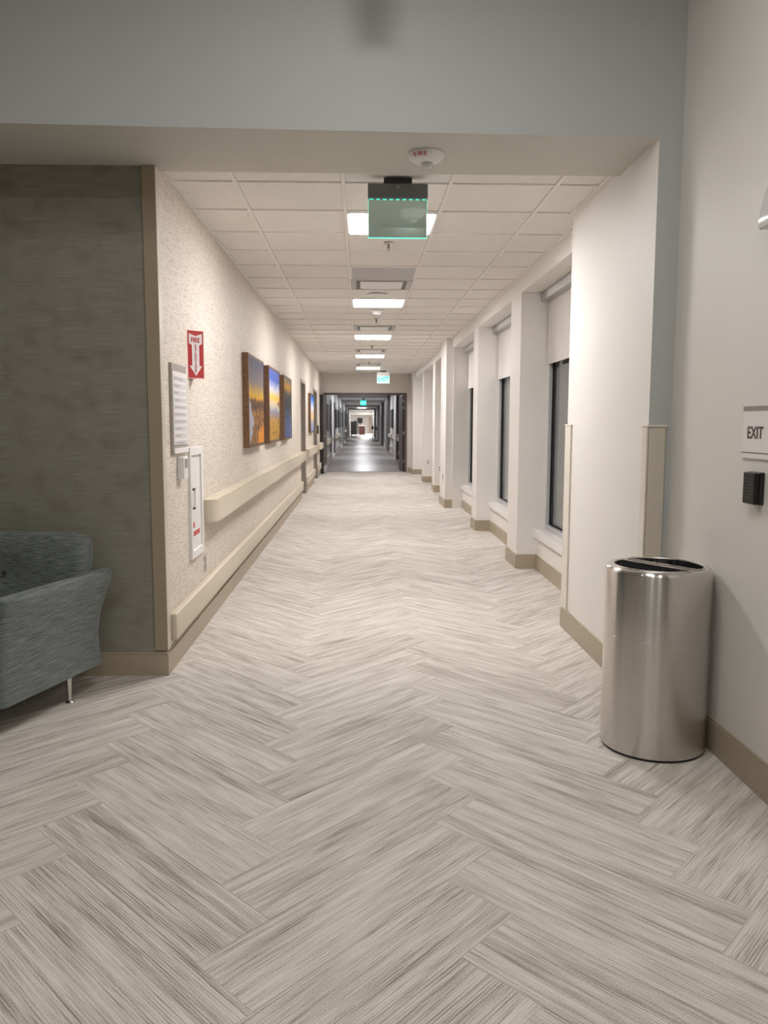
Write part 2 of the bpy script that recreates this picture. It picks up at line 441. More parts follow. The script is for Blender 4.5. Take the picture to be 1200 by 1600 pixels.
# lounge shell
struct(MB().box(-6.15, -6, -5, YW + .14, 0, LOUNGE_Z).build('wall_lounge_left', WALLB))
struct(MB().box(-6, 2.4, -5.15, -5, 0, LOUNGE_Z).build('wall_back', WALLB))
struct(MB().box(XR, 2.4, -5, YB, 0, LOUNGE_Z).build('wall_right', WALLB))
struct(MB().box(-6.15, 2.4, -5.15, 4.6, LOUNGE_Z, LOUNGE_Z + .15).build('ceiling_lounge', pm('lounge_ceiling', (.7, .68, .64), .7)))
struct(MB().box(-6, XL - .001, YW, YW + .14, 0, SZ).build('wall_lounge_front', SMOKY))
# beam over the corridor mouth (front sage, underside beige)
fy = lambda x: YB - .026 * (XW - x)
b = MB().prism([(-6, fy(-6)), (XW, YB), (2.4, YB), (2.4, 4.45), (-6, 4.45)], SZ, LOUNGE_Z, 'z')
b.bm.normal_update()
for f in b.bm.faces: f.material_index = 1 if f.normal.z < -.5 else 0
struct(b.build('trim_beam', [SAGE, SOFF]))
# wing wall on the right with a sage front
b = MB().box(XW, 2.4, YB, 5.38, 0, SZ)
b.bm.normal_update()
for f in b.bm.faces: f.material_index = 1 if f.normal.y < -.5 else 0
struct(b.build('wall_right_wing', [WALLW, SAGE]))
b = MB()
b.box(XW, 2.4, 4.45, 5.38, SZ, CZ + .2)
struct(b.build('wall_right_wing_top', WALLW))
# left corridor wall with two door openings
D1, D2 = (14.76, 15.86), (18.80, 20.15)
b = MB(); th = XL - .30
for y0, y1 in ((YW + .001, D1[0]), (D1[1], D2[0]), (D2[1], YF)): b.box(th, XL, y0, y1, 0, CZ + .05)
for y0, y1 in (D1, D2): b.box(th, XL, y0, y1, 2.12, CZ + .05)
struct(b.build('wall_left', PAPER))
# far cross wall with the double door opening
b = MB()
b.box(-1.36, -.975, YF, YF + .16, 0, CZ + .05); b.box(1.305, 2.4, YF, YF + .16, 0, CZ + .05); b.box(-.975, 1.305, YF, YF + .16, 2.175, CZ + .05)
struct(b.build('wall_far', pm('far_wall_paint', (.70, .655, .595), .55, var=.01)))
# window side: recess back wall, head beam, pillars
b = MB(); b.box(1.68, 2.0, 5.38, YF, 0, .30); b.box(XC, 2.0, 5.38, YF, 2.575, CZ + .05)
struct(b.build('wall_windows', WALLW))
PIL = [(7.59, 8.09, XC), (10.30, 10.70, XC), (13.13, 13.99, 1.395), (16.12, 16.60, XC), (18.90, 19.35, XC), (21.80, YF, 1.43)]
pil_names = []
for i, (y0, y1, x) in enumerate(PIL):
    b = MB().box(x, 2.0, y0, y1, 0, 2.575 if x == XC else CZ + .05)
    if x < XC and y1 < 20: b.box(XC + .015, 2.0, y0 - .03, y0, 0, 2.575)
    struct(b.build('wall_pillar_%d' % (i + 1), WALLW))
# corridor ceiling
struct(MB().box(-1.36, 2.4, 4.45, YF + .16, CZ + .009, CZ + .1).build('ceiling', TILE))
b = MB()
for k in range(-2, 4):
    x = -.0906 + .6096 * k
    if XL < x < XC: b.box(x - .0105, x + .0105, 4.45, YF, CZ, CZ + .012)
for k in range(0, 30):
    y = 4.7636 + .6096 * k
    if y < YF: b.box(XL, XC, y - .0105, y + .0105, CZ + .0005, CZ + .012)
b.box(XL, XL + .022, 4.45, YF, CZ - .001, CZ + .012); b.box(XC - .022, XC, 5.38, YF, CZ - .001, CZ + .012); b.box(XW - .022, XW, 4.45, 5.39, CZ - .001, CZ + .012)
struct(b.build('ceiling_grid', pm('grid_white', (.84, .81, .775), .5, var=.01)))
# baseboards
SKN = [0]
def skirt(b, x0, y0, x1, y1, h=.135, t=.013):
    SKN[0] += 1; t += .0003 * (SKN[0] % 5); h += .0002 * (SKN[0] % 5)
    """board along a face; grows by t on all sides"""
    b.box(min(x0, x1) - t, max(x0, x1) + t, min(y0, y1) - t, max(y0, y1) + t, 0, h - .012)
    b.box(min(x0, x1) - t * .6, max(x0, x1) + t * .6, min(y0, y1) - t * .6, max(y0, y1) + t * .6, h - .012, h, .002, 1)
b = MB()
skirt(b, XL - .002, YW, -6, YW, .13); skirt(b, XL, YW, XL, D1[0] - .05, .13)
skirt(b, XL, D1[1] + .05, XL, D2[0] - .05, .13); skirt(b, XL, D2[1] + .05, XL, YF, .13)
struct(b.build('baseboard_left', BASE))
b = MB()
skirt(b, XR, -5, XR, YB - .02, .14); skirt(b, XW, YB, XW, 5.38); skirt(b, XW, 5.38, 1.7, 5.38); skirt(b, 1.68, 5.40, 1.68, 7.59)
prev = 0
for i, (y0, y1, x) in enumerate(PIL):
    skirt(b, x, y0, 1.68, y0); skirt(b, x, y0, x, y1); skirt(b, x, y1, 1.68, y1)
    if i + 1 < len(PIL): skirt(b, 1.68, y1, 1.68, PIL[i + 1][0])
skirt(b, 1.36, YF - .001, 1.44, YF - .001)
struct(b.build('baseboard_right', BASE))

# windows with sills (between the pillars)
def night_glass():
    t = NT('night_window_glass')
    return t.out((.90, .93, .93), .02, 0., **{'IOR': 1.8, 'Transmission Weight': 1.0})
GLASS = night_glass()
for i, (y0, y1) in enumerate(((5.40, 7.59), (8.09, 10.30), (10.70, 13.10))):
    b = MB()
    for a, c, z0, z1 in ((y0, y0 + .02, .375, 2.55), (y1 - .02, y1, .375, 2.55), (y0 + .02, y1 - .02, .375, .425), (y0 + .02, y1 - .02, 2.50, 2.55)): b.box(1.765, 1.797, a, c, z0, z1, .002, 1)
    wo = struct(b.build('window_%d' % (i + 1), SILVER, at=(1.78, (y0 + y1) / 2, .375)))
    g = MB()
    for a, c, z0, z1 in ((y0, y0 + .018, .375, 2.55), (y1 - .018, y1, .375, 2.55), (y0 + .018, y1 - .018, .375, .405), (y0 + .018, y1 - .018, 2.50, 2.55)): g.box(1.797, 1.816, a, c, z0, z1)
    g.build('window_frame', BLACK, wo)
    MB().box(1.814, 1.819, y0 + .01, y1 - .01, .38, 2.55).build('window_glass', GLASS, wo)
    MB().box(1.830, 1.835, y0 + .01, y1 - .01, .38, 2.55).build('window_glass', GLASS, wo)
    MB().box(1.655, 1.80, y0, y1, .302, .375, .004).build('window_sill', QUARTZ, wo)
for i, (y0, y1) in enumerate(((13.99, 16.12), (16.60, 18.90), (19.35, 21.80))):
    wo = struct(MB().box(1.765, 1.80, y0, y1, .375, 2.575).build('window_%d' % (i + 4), SHADE, at=(1.78, (y0 + y1) / 2, .375)))
    MB().box(1.655, 1.80, y0, y1, .302, .375, .004).build('window_sill', QUARTZ, wo)

# doors along the left wall
for i, (y0, y1) in enumerate((D1, D2)):
    b = MB()
    b.box(XL - .12, XL + .012, y0 - .045, y0 + .012, 0, 2.165, .003, 1); b.box(XL - .12, XL + .012, y1 - .012, y1 + .045, 0, 2.165, .003, 1)
    b.box(XL - .12, XL + .012, y0 + .012, y1 - .012, 2.108, 2.165, .003, 1)
    d = struct(b.build('door_%d' % (i + 1), DOORT, at=(XL, (y0 + y1) / 2, 0)))
    MB().box(XL - .15, XL - .105, y0 + .012, y1 - .012, .01, 2.108).build('door_leaf', pm('door_brown', (.16, .12, .095), .45), d)
    h = MB().tube([(XL - .105, y0 + .10, 1.0), (XL - .05, y0 + .10, 1.0), (XL - .05, y0 + .22, 1.0)], .010).build('door_handle', CHROME, d)

# double door in the far wall
fr = MB()
fr.box(-.995, -.935, YF - .03, YF + .18, 0, 2.205, .004, 1); fr.box(1.262, 1.32, YF - .03, YF + .18, 0, 2.205, .004, 1); fr.box(-.935, 1.262, YF - .03, YF + .18, 2.15, 2.205, .004, 1)
dd = struct(fr.build('door_3', FRAME, at=(.16, YF, 0)))
# left leaf folded back against the wall, towards us
hx, hy, ang = -.955, YF - .03, math.atan2(-.05, -.93)
leafm = Matrix.Translation((hx, hy, 0)) @ Matrix.Rotation(math.atan2(-.94, -.055), 4, 'Z')
lf = MB(leafm).box(0, .945, 0, .045, .012, 2.14, .002, 1).build('door_leaf', FRAME, dd)
# the local y axis of this leaf points to +x or -x; hardware sits on both faces
MB(leafm).box(.003, .90, .0455, .047, .02, .22).build('kick_plate', CHROME, lf)
MB(leafm).tube([(.86, .02, 1.02), (.86, .10, 1.02), (.75, .10, 1.02)], .012).build('door_handle', CHROME, lf)
MB(leafm).box(.9455, .955, -.055, .045, .012, 2.12).build('edge_strip', BLACK, lf)  # black strip over the leaf end and the gap beside it
# right leaf opened away from us
leafm2 = Matrix.Translation((1.262, YF + .18, 0)) @ Matrix.Rotation(math.radians(94), 4, 'Z')
rf = MB(leafm2).box(0, .945, 0, .045, .012, 2.14, .002, 1).build('door_leaf', FRAME, dd)
MB(leafm2).tube([(.87, .02, 1.02), (.87, .11, 1.02), (.75, .11, 1.02)], .014).build('door_handle', CHROME, rf)
MB(leafm2).box(-.0015, -.0005, .005, .04, .02, 2.13).build('edge_strip', BLACK, rf)
for z in (.25, 1.05, 1.75, 1.95): MB(leafm2).box(-.004, -.002, .008, .036, z, z + .09).build('hinge', CHROME, rf)
MB().box(-.935, 1.262, YF + .18, YF + .26, 0, .006).build('threshold', pm('threshold_metal', (.26, .22, .20), .4, .4), dd)

# ------------------------------------------------------------------ far ward corridor (behind the double doors)
Y0, Y1 = YF + .16, 92.
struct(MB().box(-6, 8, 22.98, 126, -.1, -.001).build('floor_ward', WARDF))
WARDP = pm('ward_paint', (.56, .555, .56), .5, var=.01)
DARKP = pm('ward_dark_trim', (.10, .085, .075), .5)
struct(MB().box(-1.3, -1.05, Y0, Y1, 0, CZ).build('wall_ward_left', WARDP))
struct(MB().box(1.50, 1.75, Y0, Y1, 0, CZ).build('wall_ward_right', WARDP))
struct(MB().box(-1.3, 1.75, Y0, Y1 + .3, CZ, CZ + .1).build('ceiling_ward', pm('ward_ceiling', (.74, .72, .70), .7)))
for n, y in enumerate((26, 30, 35, 41, 49, 59, 71)):
    b = MB().box(-1.05, 1.50, y, y + .9, 2.64, CZ)
    struct(b.build('trim_ward_beam_%d' % (n + 1), pm('ward_beam', (.60, .575, .56), .6)))
for n, (y0, y1) in enumerate(((31.4, 33.2), (41, 44), (52, 55), (62, 65), (74, 77))):
    b = MB().box(1.40, 1.50, y0, y1, 0, CZ)
    struct(b.build('wall_ward_pilaster_%d' % (n + 1), pm('pilaster_shade_grey', (.36, .35, .345), .55)))  # grey darker than the ward wall paints in the pilasters' shade
for n, y in enumerate((30.6, 40, 51)):
    b = MB().box(1.385, 1.50, y, y + .5, 0, CZ); struct(b.build('wall_ward_post_%d' % (n + 1), DARKP))
for n, (y0, y1) in enumerate(((29.2, 30.3), (33.0, 34.6), (44, 45.5), (56, 58), (68, 70))):
    b = MB(); b.box(-1.05, -1.03, y0, y0 + .12, 0, 2.15); b.box(-1.05, -1.03, y1 - .12, y1, 0, 2.15); b.box(-1.05, -1.03, y0, y1, 2.1, 2.2); b.box(-1.05, -1.045, y0, y1, 0, 2.15)
    struct(b.build('door_%d' % (n + 4), DARKP))
b = MB(); b.box(-1.05, -1.03, Y0, Y1, 0, .14); b.box(1.48, 1.50, Y0, Y1, 0, .14)
struct(b.build('baseboard_ward', pm('ward_base', (.62, .58, .54), .45)))
b = MB(); b.box(-1.05, 1.5, Y1, Y1 + .3, 2.28, CZ)
struct(b.build('wall_ward_header', WALLW))
b = MB(); b.box(-5, 6, 112, 112.2, 0, 3.2); b.box(-5, -1.05, Y1, Y1 + .2, 0, 3.2); b.box(1.5, 6, Y1, Y1 + .2, 0, 3.2); b.box(-5.2, -5, Y1, 122, 0, 3.2); b.box(6, 6.2, Y1, 122, 0, 3.2)
struct(b.build('wall_ward_end', WALLW))
struct(MB().box(-5.2, 6.2, Y1, 122.2, 3.2, 3.3).build('ceiling_nurse_station', WALLW))
struct(MB().box(1.25, 1.62, 109, 109.1, 0, 2.2).build('door_9', pm('station_door', (.22, .16, .12), .5)))

# ------------------------------------------------------------------ handrails and crash rails
def handrail(y0, y1, xw, sgn, label, z0=.715, z1=.865):
    t = thing('handrail', (xw, (y0 + y1) / 2, .79), label, 'handrail', 'tan wall handrails')
    d = .105 * sgn
    # plan outline with rounded returns to the wall
    N = 14; ry = .085
    pl = [(xw + d * math.sin(PI / 2 * k / N) ** .8, y0 + ry * (1 - math.cos(PI / 2 * k / N))) for k in range(N + 1)]
    pl += [(xw + d * math.cos(PI / 2 * k / N) ** .8, y1 - ry * (1 - math.sin(PI / 2 * k / N))) for k in range(N + 1)]
    MB().prism(pl, z0, z1 - .012, 'z').build('rail', RAIL, t, True)
    pl2 = [(xw + (x - xw) * .93, y) for x, y in pl]
    MB().prism(pl2, z1 - .012, z1, 'z', .003).build('rail_top', RAIL, t)
    return t
def crash(y0, y1, xw, sgn, label, mat=RAIL, z0=.172, z1=.325):
    o = MB().box(xw, xw + .046 * sgn, y0, y1, z0, z1, .010, 3).build('crash_rail', mat, None, True, at=(xw, (y0 + y1) / 2, z0))
    return tag(o, label, 'crash rail', 'low wall crash rails')
handrail(5.42, 14.70, XL, 1, 'long tan handrail on the left wall under the three pictures')
handrail(15.92, 18.74, XL, 1, 'short tan handrail under the single small picture on the left wall')
handrail(20.22, 21.68, XL, 1, 'short tan handrail on the left wall beside the folded door leaf')
crash(4.43, 14.70, XL, 1, 'long low tan crash rail on the left wall below the long handrail')
crash(15.92, 18.74, XL, 1, 'short low tan crash rail between the two left doorways')
crash(20.22, 21.68, XL, 1, 'short low tan crash rail beside the folded door leaf')
WR = pm('ward_rail', (.52, .46, .40), .4)
for (y0, y1, lab) in ((24.2, 29.1, 'handrail on the left wall just beyond the double doors'), (34.8, 43.8, 'handrail on the left ward wall below the middle dark pictures'), (58.2, 67.8, 'handrail far along the left ward wall')):
    handrail(y0, y1, -1.05, 1, 'tan ' + lab)
crash(24.2, 29.1, -1.05, 1, 'low crash rail on the left wall just beyond the double doors', WR)
crash(34.8, 43.8, -1.05, 1, 'low crash rail on the left ward wall below the middle pictures', WR)
for (y0, y1, lab) in ((26.2, 30.5, 'tan handrail on the right ward wall below the blue picture'), (33.4, 39.8, 'tan handrail further along the right ward wall')):
    handrail(y0, y1, 1.50, -1, lab)
crash(26.2, 30.5, 1.50, -1, 'low crash rail on the right ward wall below the blue picture', WR)
crash(33.4, 39.8, 1.50, -1, 'low crash rail further along the right ward wall', WR)

# ------------------------------------------------------------------ corner guards
def corner_guard(label, mat_a, boxes, capb=None):
    t = thing('corner_guard', (boxes[0][0], boxes[0][2], boxes[0][4]), label, 'corner guard')
    for i, bx in enumerate(boxes): MB().box(*bx, .002, 1).build('flange', mat_a[i], t)
    if capb: MB().box(*capb, .003, 1).build('cap', CREAM, t)
    return t
corner_guard('tall brown corner guard strip between the dark wallpaper and the corridor wall', [GUARDB, GUARD],
    [(-1.118, -1.0475, YW - .012, YW, .14, SZ), (XL, -1.0455, YW - .0115, YW + .062, .14, SZ)])  # brown front flange and lighter corridor flange paint in shade and light
corner_guard('chest-high tan corner guard on the wall corner behind the steel bin', [GUARD, CREAM],
    [(XW - .006, 1.466, YB - .012, YB, .14, 1.362), (XW - .012, XW, YB - .012, YB + .05, .14, 1.362)], (XW - .016, 1.470, YB - .018, YB + .05, 1.362, 1.372))  # front flange coloured down for shade, cream side flange as lit
corner_guard('thin cream corner guard on the far edge of the wing wall beside the first window', [CREAM],
    [(XW - .012, XW, 5.255, 5.392, .14, 1.362)], (XW - .016, XW + .002, 5.25, 5.396, 1.362, 1.372))

# ------------------------------------------------------------------ ceiling fixtures
GX = .2142; CELL = .6096
def cy_of(k): return 4.7636 + CELL * (k + .5)
def ceiling_light(label):
    t = thing('ceiling_light', (GX, cy_of(1), CZ), label, 'ceiling light', 'square ceiling light panels')
    x0, x1, y0, y1 = GX - .292, GX + .292, cy_of(1) - .292, cy_of(1) + .292
    f = MB()
    for bx in ((x0, x1, y0, y0 + .018), (x0, x1, y1 - .018, y1), (x0, x0 + .018, y0 + .018, y1 - .018), (x1 - .018, x1, y0 + .018, y1 - .018)): f.box(*bx, CZ - .005, CZ + .006)
    f.build('frame', WHITE, t)
    MB().box(x0 + .018, x1 - .018, y0 + .018, y1 - .018, CZ - .010, CZ + .002, .004, 2).build('diffuser', PANEL, t)
    return t
L0 = ceiling_light('large lit ceiling panel partly hidden behind the green mirrored sign')
for k, lab in ((7, 'lit ceiling panel second from the camera, behind the metal air diffuser'), (13, 'lit ceiling panel third from the camera'),
               (19, 'lit ceiling panel fourth from the camera'), (25, 'small lit ceiling panel farthest away, next to the far exit sign')):
    dup(L0, (GX, cy_of(k), CZ), lab)
def diffuser(k, label):
    t = thing('air_diffuser', (GX, cy_of(k), CZ), label, 'air vent', 'square ceiling air diffusers')
    yc = cy_of(k); h = .292
    f = MB()
    for s, (a, z) in enumerate(((h, 0), (h - .07, -.012))):
        pass
    for bx in ((-h, h, -h, -h + .05), (-h, h, h - .05, h), (-h, -h + .05, -h + .05, h - .05), (h - .05, h, -h + .05, h - .05)):
        f.box(GX + bx[0], GX + bx[1], yc + bx[2], yc + bx[3], CZ - .006, CZ + .006, .002, 1)
    f.build('frame', GREYM, t)
    MB().prism([(GX - h + .05, yc - h + .05), (GX + h - .05, yc - h + .05), (GX + h - .05, yc + h - .05), (GX - h + .05, yc + h - .05)], CZ + .001, CZ + .004, 'z').build('throat', pm('throat_dark', (.16, .15, .15), .6), t)
    def plaque(u, v):
        x = (u - .5) * 2; y = (v - .5) * 2
        e = max(abs(x), abs(y)) ** 8
        return (GX + x * .205, yc + y * .205, CZ - .018 + .012 * e)
    MB().grid(plaque, 13, 13).build('plaque', WHITE, t, True)
    return t
V0 = diffuser(5, 'metal air diffuser next to the grey ceiling panel, nearest of the diffusers')
for k, lab in ((11, 'air diffuser just in front of the third lit ceiling panel'), (17, 'air diffuser just in front of the fourth lit ceiling panel'), (23, 'small air diffuser just in front of the farthest lit ceiling panel')):
    dup(V0, (GX, cy_of(k), CZ), lab)
t = thing('access_panel', (GX, cy_of(4), CZ), 'flat grey metal panel in the ceiling before the nearest air diffuser', 'ceiling panel')
f = MB(); yc = cy_of(4)
for bx in ((-.295, .295, -.295, -.28), (-.295, .295, .28, .295), (-.295, -.28, -.28, .28), (.28, .295, -.28, .28)): f.box(GX + bx[0], GX + bx[1], yc + bx[2], yc + bx[3], CZ - .004, CZ + .006)
f.build('frame', WHITE, t); MB().box(GX - .28, GX + .28, yc - .28, yc + .28, CZ - .002, CZ + .006).build('sheet', GREYM, t)
# round ceiling devices
t = thing('ceiling_speaker', (.19, 8.74, CZ), 'flat round white speaker in the ceiling in front of the second lit panel', 'speaker')
MB().lathe([(.105, CZ), (.105, CZ - .006), (.098, CZ - .010), (.09, CZ - .010)], .19, 8.74).build('rim', WHITE, t, True)
MB().lathe([(.089, CZ - .004), (.089, CZ - .009), (.02, CZ - .011)], .19, 8.74).build('grille', pm('speaker_grille', (.70, .665, .63), .5, var=.15, scale=400), t, True)
t = thing('smoke_detector', (.205, 10.0, CZ), 'round white smoke detector on the ceiling just past the second lit panel', 'smoke detector')
MB().lathe([(.075, CZ), (.075, CZ - .012), (.068, CZ - .018)], .205, 10.0).build('base', WHITE, t, True)
MB().lathe([(.06, CZ - .018), (.055, CZ - .04), (.035, CZ - .05), (.01, CZ - .051)], .205, 10.0).build('chamber', WHITEP, t, True)
def sprinkler(x, y, label):
    t = thing('sprinkler', (x, y, CZ), label, 'sprinkler', 'ceiling sprinkler heads')
    MB().lathe([(.036, CZ), (.036, CZ - .003), (.030, CZ - .008), (.014, CZ - .012)], x, y, 24).build('escutcheon', CHROME, t, True)
    MB().lathe([(.010, CZ - .008), (.010, CZ - .030), (.006, CZ - .034), (.0035, CZ - .052), (.004, CZ - .056)], x, y, 16).build('bulb', pm('sprinkler_body', (.14, .11, .09), .4, .6), t, True)
    f = MB(); f.tube([(x - .011, y, CZ - .03), (x - .013, y, CZ - .045), (x - .004, y, CZ - .058)], .002, 6); f.tube([(x + .011, y, CZ - .03), (x + .013, y, CZ - .045), (x + .004, y, CZ - .058)], .002, 6)
    f.build('yoke', CHROME, t)
    MB().lathe([(.015, CZ - .058), (.016, CZ - .060), (.004, CZ - .062)], x, y, 16).build('deflector', CHROME, t, True)
    return t
s0 = sprinkler(.22, 6.28, 'nearest ceiling sprinkler head just below the green mirrored sign')
for y, lab in ((10.72, 'sprinkler head on the ceiling just past the second lit panel'), (14.4, 'small sprinkler head on the ceiling past the third lit panel'), (18.3, 'tiny sprinkler head before the farthest lit ceiling panel')):
    dup(s0, (.22, y, CZ), lab)
# fire strobe on the beam underside
fx, fyy = .327, 4.12
t = thing('fire_strobe', (fx, fyy, SZ), 'round white ceiling fire strobe with red FIRE lettering under the beam', 'fire alarm')
MB().lathe([(.088, SZ), (.090, SZ - .006), (.086, SZ - .016), (.072, SZ - .034), (.05, SZ - .045), (.02, SZ - .048)], fx, fyy, 40).build('body', WHITE, t, True)
cl = NT('clear_lens'); CLEAR = cl.out((.84, .84, .83), .12, 0., **{'Transmission Weight': .25, 'IOR': 1.45})
MB().lathe([(.030, SZ - .044), (.030, SZ - .058), (.022, SZ - .070), (.008, SZ - .076)], fx + .004, fyy - .004, 20).build('lens', CLEAR, t, True)
MB().box(fx - .006, fx + .012, fyy - .01, fyy + .004, SZ - .062, SZ - .046).build('flash_tube', CHROME, t)
az = math.radians(-113)      # lettering on the flank facing the camera
for ch, da in (('F', -19), ('I', -7.5), ('R', 3), ('E', 16)):
    a = az + math.radians(da); rr = .082
    nrm = Vector((math.cos(a) * .80, math.sin(a) * .80, -.60)).normalized()
    u = Vector((-math.sin(a), math.cos(a), 0)); v = nrm.cross(u)
    lettering([(ch, .026, 0, 0, .0006, 1)], basis((fx + math.cos(a) * (rr + .0046), fyy + math.sin(a) * (rr + .0046), SZ - .0240), u, v), RED, t)

# ------------------------------------------------------------------ exit signs
def exit_sign(x0, x1, y, ztop, label, letters):
    xm = (x0 + x1) / 2
    t = thing('exit_sign', (xm, y, CZ), label, 'exit sign', 'hanging exit signs')
    MB().box(xm - .078, xm + .078, y - .03, y + .03, ztop, CZ, .003, 1).build('canopy', BLACK, t)
    h = MB().box(x0, x1, y - .026, y + .026, ztop - .078, ztop, .003, 1).build('housing', HOUS if not letters else WHITE, t)
    if not letters:
        s = MB()
        for dx in (-.024, .056): s.lathe([(.003, 0), (.003, .002)], 0, 0, 10)
        s.bm.free()
        for dx in (-.024, .056): MB(basis((xm + dx, y - .026, ztop - .02), (1, 0, 0), (0, 0, 1))).lathe([(.0035, 0), (.0035, .0015)], 0, 0, 10).build('screw', BLACK, h)
        MB(basis((xm, y - .026, ztop - .019), (1, 0, 0), (0, 0, 1))).lathe([(.008, 0), (.008, .003), (.003, .005)], 0, 0, 14).build('test_lamp', pm('lamp_grey', (.3, .31, .3), .4), h, True)
    zb = ztop - .286
    p = MB().box(x0 + .003, x1 - .003, y - .004, y + .004, zb, ztop - .078).build('panel', MIRROR if not letters else WHITEP, t)
    e = MB()
    e.box(x0 + .002, x0 + .0035, y - .0045, y + .0045, zb, ztop - .078); e.box(x1 - .0035, x1 - .002, y - .0045, y + .0045, zb, ztop - .078); e.box(x0 + .002, x1 - .002, y - .0045, y + .0045, zb - .003, zb)
    e.build('lit_edge', LED, p)
    if not letters:
        l = MB()
        n = 9
        for i in range(n):
            xx = x0 + .02 + (x1 - x0 - .04) * i / (n - 1)
            l.box(xx - .010, xx + .010, y - .0052, y - .0042, ztop - .0825, ztop - .079)
        l.build('led_strip', LED, p)
    else:
        lettering([('EXIT', .165, 0, 0, .006, .86)], WALL_F((xm, y - .0055, (zb + ztop - .078) / 2)), LETTER, p)
    return t
exit_sign(.048, .380, 4.66, 2.694, 'near hanging exit sign with blank green mirrored panel', False)
exit_sign(.455, .785, 21.3, 2.69, 'far exit sign lit with green EXIT letters above the double doors', True)
t = thing('exit_sign', (.21, 45, 2.62), 'small glowing green exit sign deep inside the ward corridor', 'exit sign', 'hanging exit signs')
MB().box(.17, .25, 44.97, 45.03, 2.60, CZ).build('canopy', BLACK, t)
p = MB().box(.045, .375, 44.98, 45.02, 2.33, 2.60).build('panel', GLOW, t)
lettering([('EXIT', .17, 0, 0, .006, .86)], WALL_F((.21, 44.978, 2.465)), emis('exit_pale', (.5, 1, .9), 1.0), p)
t = tag(MB().lathe([(.09, CZ - .0), (.09, CZ - .03), (.05, CZ - .06), (.01, CZ - .062)], .20, 24.2, 24).build('smoke_detector', WHITE, None, True, at=None), 'round white detector on the ward ceiling just inside the double doors', 'smoke detector')

# ------------------------------------------------------------------ left wall things
# tent-shaped fire extinguisher sign
WS = .118; HS = .29; zc = 1.80; y0 = 5.10
c45 = math.cos(PI / 4)
t = thing('fire_extinguisher_sign', (XL, y0 + .085, zc), 'red and white FIRE EXTINGUISHER arrow sign projecting from the left wall', 'sign')
u = Vector((c45, c45, 0)); M1 = basis((XL + c45 * WS / 2, y0 + c45 * WS / 2, zc), u, (0, 0, 1))
M2 = basis((XL + c45 * WS / 2, y0 + c45 * WS * 1.5, zc), Vector((-c45, c45, 0)), (0, 0, 1))
f1 = MB(M1).box(-WS / 2, WS / 2, -HS / 2, HS / 2, -.003, .0, .001, 1).build('front_face', RED, t)
MB(M2).box(-WS / 2, WS / 2, -HS / 2, HS / 2, -.003, .0, .001, 1).build('back_face', RED, t)
bd = MB(M1)
for bx in ((WS / 2 - .003, WS / 2 + .002, -HS / 2 - .003, HS / 2 + .002), (-WS / 2, WS / 2, -HS / 2 - .004, -HS / 2 + .002), (-WS / 2 - .001, -WS / 2 + .003, -HS / 2, HS / 2)): bd.box(*bx, -.002, .001)
bd.build('border', pm('pink_border', (.72, .40, .40), .4), f1)
ar = [(-.047, .128), (0, .112), (.047, .128), (.047, .066), (.026, .056), (.026, -.070), (.046, -.070), (0, -.132), (-.046, -.070), (-.026, -.070), (-.026, .056), (-.047, .066)]
MB(M1).prism(ar, .0003, .0012, 'z').build('arrow', SIGNW, f1)
items = [('FIRE', .042, 0, .088, .0008, .86)]
for i, ch in enumerate('EXTINGUISHER'): items.append((ch, .0165, 0, .054 - i * .0143, .0003, 1.5))
lettering(items, M1 @ Matrix.Translation((0, 0, .0016)), RED, f1)
# schedule board
t = thing('schedule_board', (XL, 4.78, 1.2), 'tall white board of ten paper name slots beside the corner guard', 'notice board')
MB().box(XL, XL + .016, 4.59, 4.97, 1.200, 1.712, .002, 1).build('backing', pm('board_taupe', (.36, .325, .285), .5), t)
MB().box(XL + .016, XL + .019, 4.605, 4.963, 1.252, 1.668).build('panel', SIGNW, t)
MB().box(XL + .016, XL + .021, 4.605, 4.965, 1.203, 1.232, .001, 1).build('footer_strip', SIGNW, t)
for i in range(10):
    z = 1.628 - i * .0405
    s = MB().box(XL + .019, XL + .0205, 4.625, 4.945, z - .013, z + .013).build('name_slot', pm('slot_paper', (.62, .61, .61), .6), t)
    g = MB(); rr = random.Random(i)
    n = rr.choice((2, 3, 4, 5)) if i not in (4, 5, 6) else 6
    for k in range(n): g.box(XL + .0205, XL + .021, 4.64 + k * .046, 4.64 + k * .046 + .036, z - .0055, z + .0055)
    g.build('print', INKG, s)
# small wall display
t = thing('wall_thermostat', (XL, 4.80, 1.05), 'small white wall unit with a grey screen under the name-slot board', 'wall unit')
MB().box(XL, XL + .042, 4.735, 4.845, 1.052, 1.180, .006, 3).build('body', WHITEP, t)
MB().box(XL + .042, XL + .044, 4.755, 4.825, 1.115, 1.165).build('screen', pm('screen_grey', (.26, .255, .25), .3), t)
# fire extinguisher cabinet
t = thing('fire_extinguisher_cabinet', (XL, 5.21, .525), 'white wall cabinet with red lettering and dark handle on the left wall', 'cabinet')
f = MB(); ca, cb, cz0, cz1 = 5.02, 5.405, .525, 1.225
for bx in ((ca, ca + .04, cz0, cz1), (cb - .04, cb, cz0, cz1), (ca + .04, cb - .04, cz0, cz0 + .05), (ca + .04, cb - .04, cz1 - .05, cz1)): f.box(XL - .003, XL + .020, *bx, .003, 2)
f.build('frame', WHITE, t)
dr = MB().box(XL - .0, XL + .006, ca + .04, cb - .04, cz0 + .05, cz1 - .05).build('door', WHITE, t)
for hz_ in (.955, .835): MB().box(XL + .006, XL + .022, 5.085, 5.145, hz_, hz_ + .012).build('handle_end', BLACK, dr)
MB().box(XL + .012, XL + .024, 5.132, 5.146, .84, .962, .003, 1).build('handle', WHITEP, dr)
LR = pm('letter_red', (.60, .09, .09), .5)
